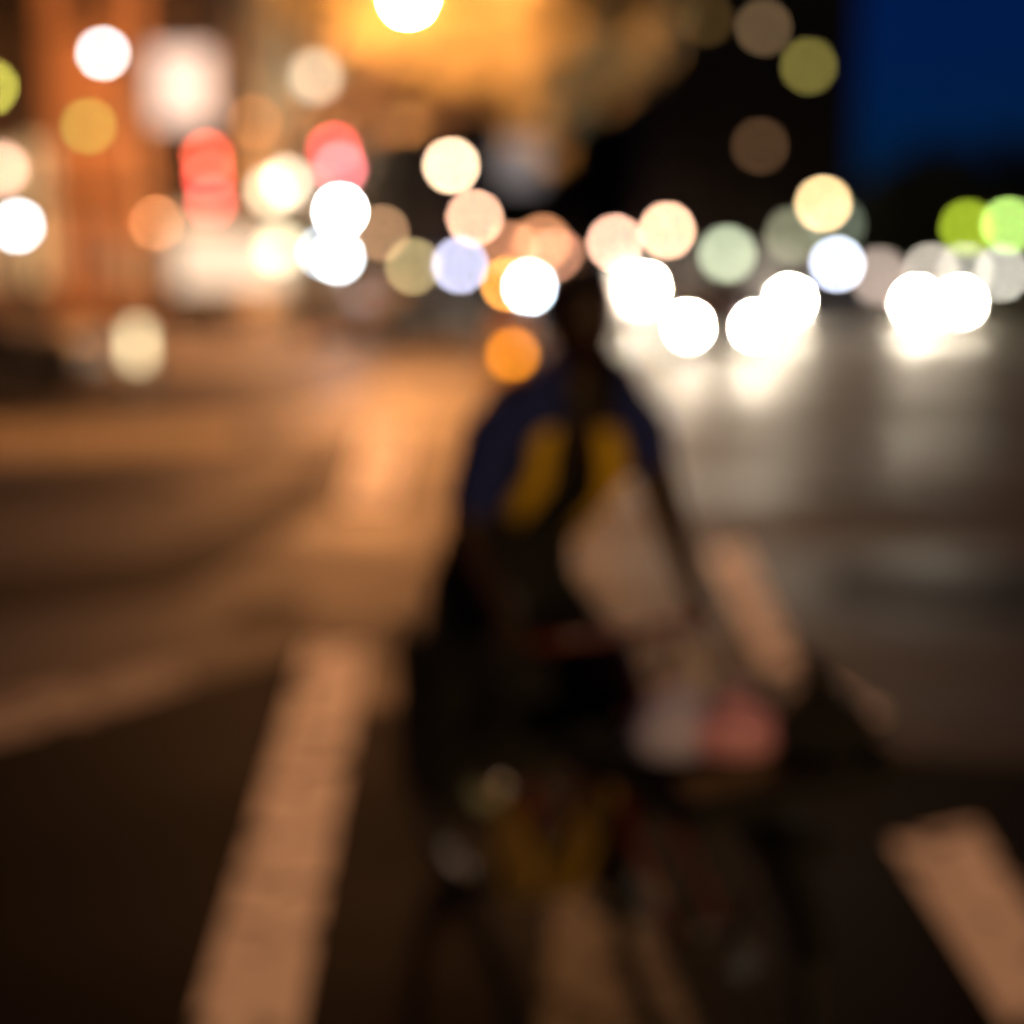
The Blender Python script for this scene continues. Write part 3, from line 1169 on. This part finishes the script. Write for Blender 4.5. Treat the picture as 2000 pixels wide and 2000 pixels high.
def bw(f, l, z):
    return bk(f, l, z) + Vector((BB.x, BB.y, 0))


blob('carrier_bag', 'lilac white plastic bag in the front crate of the bicycle', 'bag', bw(.68, -.115, .80), .064, M['bag_lilac'], 3, (1.25, 1.0, .95))
blob('carrier_bag', 'pink plastic bag in the front crate beside the lilac bag', 'bag', bw(.75, -.025, .80), .060, M['bag_pink'], 5, (1.2, .9, .9))
blob('carrier_bag', 'small pale crumpled bag standing behind the lilac and pink bags', 'bag', bw(.61, -.05, .83), .055, M['bag_white'], 11, (.9, .8, 1.3))
blob('carrier_bag', 'black bag lying in the outer end of the bicycle front crate', 'bag', bw(.74, .16, .775), .105, M['black'], 8, (1.2, 1.0, .72))

# pannier on the rear rack
t = thing('pannier', 'black pannier bag hanging from the rear rack of the bicycle', 'bag', bw(-.24, -.13, .34))
b = MB()
b.box((0, 0, .20), (.34, .14, .42), M['black'], Matrix.Rotation(math.atan2(H2.y, H2.x), 3, 'Z'), .03)
b.build('body', t)
b = MB()
b.box((0, 0, .42), (.36, .16, .03), M['saddle'], Matrix.Rotation(math.atan2(H2.y, H2.x), 3, 'Z'), .012)
b.build('flap', t)


# ------------------------------------------------------------------ the rider
def skin(nodes, edges, root, sub=2):
    """nodes: name -> (point, radius or (rx, ry)); one continuous surface grown over the joints"""
    names = list(nodes)
    me = bpy.data.meshes.new('limbs')
    me.from_pydata([tuple(nodes[n][0]) for n in names], [(names.index(a), names.index(b)) for a, b in edges], [])
    ob = bpy.data.objects.new('limbs', me)
    COL.objects.link(ob)
    md = ob.modifiers.new('s', 'SKIN')
    md.use_smooth_shade = True
    for i, n in enumerate(names):
        r = nodes[n][1]
        sv = me.skin_vertices[0].data[i]
        sv.radius = r if isinstance(r, tuple) else (r, r)
        sv.use_root = n == root
    sb = ob.modifiers.new('ss', 'SUBSURF')
    sb.levels = sub
    sb.render_levels = sub
    dg = bpy.context.evaluated_depsgraph_get()
    dg.update()
    res = bpy.data.meshes.new_from_object(ob.evaluated_get(dg))
    bpy.data.objects.remove(ob)
    return res


def add_mesh(b, me, m):
    n0 = len(b.bm.faces)
    b.bm.from_mesh(me)
    b.bm.faces.ensure_lookup_table()
    fs = b.bm.faces[n0:]
    for f in fs:
        f.smooth = True
    b._paint(fs, m)


Z = Vector((0, 0, 1))
pel = Vector((-.105, 3.145, .895))
wai = Vector((-.06, 3.07, 1.06))
che = Vector((.055, 2.93, 1.24))
nek = Vector((.072, 2.875, 1.385))
hd = at(1137, 628, 2.84)
shR, shL = Vector((-.066, 2.82, 1.378)), Vector((.182, 2.952, 1.373))
elR, elL = Vector((-.165, 2.72, 1.08)), Vector((.272, 2.885, 1.12))
gR = bw(.285, -.225, HB + .006)
gL = bw(.285, .225, HB + .006)
wrR = gR + (elR - gR).normalized() * .085 + Z * .02
wrL = gL + (elL - gL).normalized() * .085 + Z * .02
hipR, hipL = pel - PP * .095 - Z * .03, pel + PP * .095 - Z * .03
bo = Vector((BB.x, BB.y, 0))
anR = PED[-1] + bo + Z * .105 - H2 * .06
anL = PED[1] + bo + Z * .105 - H2 * .06


def knee(h, a, l1=.435, l2=.43):
    d = a - h
    L = d.length
    x = (l1 * l1 - l2 * l2 + L * L) / (2 * L)
    hh = math.sqrt(max(0, l1 * l1 - x * x))
    n = (H2 - d.normalized() * H2.dot(d.normalized())).normalized()
    return h + d.normalized() * x + n * hh


knR, knL = knee(hipR, anR), knee(hipL, anL)
toR = anR + H2 * .17 - Z * .06
toL = anL + H2 * .17 - Z * .07
rider = thing('person', 'cyclist in open yellow vest, navy sleeves and long black coat riding the bicycle', 'person', (pel.x, pel.y, 0))
RO = Vector(rider.location)
nodes = {
    'pel': (pel, (.125, .105)), 'wai': (wai, (.105, .09)), 'che': (che, (.115, .10)), 'nek': (nek - Z * .02, (.07, .06)), 'nk2': (nek.lerp(hd, .45), (.052, .052)),
    'shR': (shR, (.058, .058)), 'elR': (elR, .045), 'wrR': (wrR, .031), 'paR': (gR + Z * .014, (.034, .02)),
    'shL': (shL, (.058, .058)), 'elL': (elL, .047), 'wrL': (wrL, .032), 'paL': (gL + Z * .014, (.034, .02)),
    'hiR': (hipR, .088), 'knR': (knR, .058), 'caR': (knR.lerp(anR, .35) - H2 * .015, .052), 'anR': (anR, .036), 'toR': (toR, .028),
    'hiL': (hipL, .088), 'knL': (knL, .058), 'caL': (knL.lerp(anL, .35) - H2 * .015, .052), 'anL': (anL, .036), 'toL': (toL, .028),
}
nodes = {k: (Vector(v[0]) - RO, v[1]) for k, v in nodes.items()}
edges = [('pel', 'wai'), ('wai', 'che'), ('che', 'nek'), ('nek', 'nk2'), ('che', 'shR'), ('shR', 'elR'), ('elR', 'wrR'), ('wrR', 'paR'),
         ('che', 'shL'), ('shL', 'elL'), ('elL', 'wrL'), ('wrL', 'paL'), ('pel', 'hiR'), ('hiR', 'knR'), ('knR', 'caR'), ('caR', 'anR'), ('anR', 'toR'),
         ('pel', 'hiL'), ('hiL', 'knL'), ('knL', 'caL'), ('caL', 'anL'), ('anL', 'toL')]
body = MB()
add_mesh(body, skin(nodes, edges, 'pel'), M['skin'])
# fingers curl round the grips
for s, g in ((-1, gR), (1, gL)):
    ax = (bk(.33, s * .211, HB + .01) - bk(.245, s * .238, HB)).normalized()
    out = PP * s
    for i in range(4):
        c = g + ax * (.03 - i * .02) - RO
        ln = (.95, 1.05, 1.0, .8)[i]
        fwd = H2 if True else out
        pts = {'a': (c + Z * .02 - ax * .0, .009), 'b': (c + Z * .022 * ln + out * .022, .009), 'c': (c + out * .03 * ln - Z * .008, .008), 'd': (c - Z * .026 * ln + out * .012, .0075)}
        add_mesh(body, skin(pts, [('a', 'b'), ('b', 'c'), ('c', 'd')], 'a', 1), M['skin'])
    c = g + ax * .035 - RO
    pts = {'a': (c + Z * .012 - out * .012, .011), 'b': (c - out * .028 + ax * .012 - Z * .004, .010), 'c': (c - out * .02 + ax * .03 - Z * .02, .008)}
    add_mesh(body, skin(pts, [('a', 'b'), ('b', 'c')], 'a', 1), M['skin'])
# head with face, turned to where the bicycle goes
FW = (H2 * .9 + Vector((-.25, -.4, -.05))).normalized()
SD = Z.cross(FW).normalized()
UPV = FW.cross(SD)
HR = Matrix((SD, -FW, UPV)).transposed()   # local x = rider's left, -y = face, z = up
hl = hd - RO
q = bmesh.ops.create_uvsphere(body.bm, u_segments=28, v_segments=20, radius=1)
for v in q['verts']:
    x, y, z = v.co
    X, Yy, ZZ = x * .073, y * .095, z * .115
    if z < 0:
        X *= 1 - .28 * z * z
        Yy = Yy * (1 - .12 * z * z) + (-.008 if y < 0 else .02) * (-z)
    if y < -.5:
        if abs(x) < .2 and -.35 < z < .15:
            Yy -= .022 * (1 - abs(x) / .2) * (1 - (z + .25) / .4 if z > -.25 else .9)
        if .2 < abs(x) < .55 and 0 < z < .25:
            Yy += .010
        if abs(x) < .4 and -.62 < z < -.45:
            Yy -= .006
    v.co = hl + HR @ Vector((X, Yy, ZZ))
fs = list({f for v in q['verts'] for f in v.link_faces})
for f in fs:
    f.smooth = True
body._paint(fs, M['skin'])
for s in (-1, 1):
    body.ball(hl + HR @ Vector((s * .074, .008, -.005)), .03, M['skin'], 10, (.35, .7, 1), HR)
    body.ball(hl + HR @ Vector((s * .028, -.079, .012)), .0105, M['eye'], 12, (1.3, 1, .62), HR)
    body.ball(hl + HR @ Vector((s * .03, -.083, .034)), .012, M['hair'], 10, (1.5, .5, .3), HR)
    body.ball(hl + HR @ Vector((s * .028, -.0875, .012)), .0052, M['hair'], 8)
body.ball(hl + HR @ Vector((0, -.083, -.058)), .02, M['lip'], 12, (1.1, .4, .32), HR)
body.ball(hl + HR @ Vector((0, -.098, -.026)), .015, M['skin'], 12, (1.1, .9, .8), HR)
bo_ = body.build('body', rider)
# hair
b = MB()
q = bmesh.ops.create_uvsphere(b.bm, u_segments=28, v_segments=20, radius=1)
dele = []
for v in q['verts']:
    x, y, z = v.co
    n = 1 + .04 * math.sin(9 * x + 3 * z) * math.sin(8 * y + 2 * x) + random.uniform(-.015, .015)
    X, Yy, ZZ = x * .092 * n, y * .112 * n + .010, z * .130 * n + .006
    if y < .0 and z < .38 or z < -.45:
        dele.append(v)
    v.co = hl + HR @ Vector((X, Yy, ZZ))
for f in b.bm.faces:
    f.smooth = True
b._paint(b.bm.faces[:], M['hair'])
bmesh.ops.delete(b.bm, geom=dele, context='VERTS')
b.build('hair', rider)


def cloth(name, keep, edg, root, grow, m, ends=None, label=None):
    nd = {}
    for k in keep:
        p_, r = nodes[k]
        nd[k] = (p_, tuple(x + grow for x in r) if isinstance(r, tuple) else r + grow)
    if ends:
        nd.update(ends)
    b = MB()
    add_mesh(b, skin(nd, edg, root), m)
    return b.build(name, rider, label)


sleeveR = {'seR': ((shR.lerp(elR, .93)) - RO, .058)}
sleeveL = {'seL': ((shL.lerp(elL, .85)) - RO, .050)}
cloth('shirt', ['pel', 'wai', 'che', 'nek', 'shR', 'shL'], [('pel', 'wai'), ('wai', 'che'), ('che', 'nek'), ('che', 'shR'), ('che', 'shL'), ('shR', 'yoR'), ('shL', 'yoL')], 'pel', .013, M['black'],
      {'yoR': (shR.lerp(elR, .4) - RO, .062), 'yoL': (shL.lerp(elL, .4) - RO, .062)})
for k_, e_, n_ in (('shR', sleeveR, 'seR'), ('shL', sleeveL, 'seL')):
    s_ = nodes[k_][0]
    cloth('sleeve', [k_], [('in', k_), (k_, n_)], k_, .026, M['navy'], {**e_, 'in': (s_.lerp(nodes['nek'][0], .34) + Z * .004, (.052, .052))}, 'short navy sleeve')
cloth('trousers', ['pel', 'hiR', 'knR', 'caR', 'hiL', 'knL', 'caL'],
      [('pel', 'top'), ('pel', 'hiR'), ('hiR', 'knR'), ('knR', 'caR'), ('caR', 'hemR'), ('pel', 'hiL'), ('hiL', 'knL'), ('knL', 'caL'), ('caL', 'hemL')], 'pel', .030, M['black'],
      {'top': (pel.lerp(wai, .7) - RO, (.125, .11)), 'hemR': (knR.lerp(anR, .86) - RO, .078), 'hemL': (knL.lerp(anL, .86) - RO, .078)})
AX = (che - pel).normalized()


def trunk_ring(c, rx, ry, a0, a1, n=26, ax=None):
    ax = ax or AX
    fwd = (H2 - ax * H2.dot(ax)).normalized()
    lat = ax.cross(fwd).normalized()
    return [Vector(c) - RO + fwd * ry * math.cos(a0 + (a1 - a0) * i / n) + lat * rx * math.sin(a0 + (a1 - a0) * i / n) for i in range(n + 1)]


# black coat hanging over the hips and saddle
b = MB()
AM = AX.lerp(Z, .6).normalized()
hem = [q + Vector((0, 0, .018 * math.sin(i * 1.45))) for i, q in enumerate(trunk_ring(pel - Z * .42 + H2 * .04, .215, .20, 0, 6.2832, 26, Z))]
b.loft([hem, trunk_ring(pel - Z * .22 + H2 * .03, .205, .195, 0, 6.2832, 26, Z), trunk_ring(pel - Z * .03 + H2 * .01, .185, .165, 0, 6.2832, 26, AM),
        trunk_ring(wai, .146, .134, 0, 6.2832), trunk_ring(wai.lerp(che, .45), .140, .132, 0, 6.2832)],
       M['black'], cap=False, closed=False)
b.build('coat', rider)
# open yellow vest hanging in two front halves, gap down the middle, dark side and back
g0, g1, gB = R(44), R(8), R(-36)
ringset = ((wai.lerp(che, .35), .148, .142), (wai.lerp(che, .65), .152, .146), (che, .156, .148), (che.lerp(nek, .45), .150, .130), (che.lerp(nek, .80), .112, .100))
b = MB()
b.loft([trunk_ring(c, x, y, R(8), R(82), 12) for c, x, y in ringset], M['vest'], cap=False, closed=False)
b.loft([trunk_ring(c, x, y, R(-56), R(-37), 8) for c, x, y in ringset], M['vest'], cap=False, closed=False)
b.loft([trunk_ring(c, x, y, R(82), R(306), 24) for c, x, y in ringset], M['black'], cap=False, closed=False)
vo = b.build('vest', rider)
md = vo.modifiers.new('thickness', 'SOLIDIFY')
md.thickness = .006
# shoes
for an, to, s in ((anR, toR, -1), (anL, toL, 1)):
    nd = {'h': (an - H2 * .035 - Z * .055 - RO, .040), 'a': (an - Z * .02 - RO, .043), 'm': (an.lerp(to, .5) - Z * .025 - RO, (.045, .04)), 't': (to - Z * .015 - RO, (.042, .03))}
    b = MB()
    add_mesh(b, skin(nd, [('h', 'a'), ('a', 'm'), ('m', 't')], 'a'), M['shoe'] if s < 0 else M['rubber'])
    b.build('shoe', rider, 'pale canvas shoe' if s < 0 else 'black shoe')
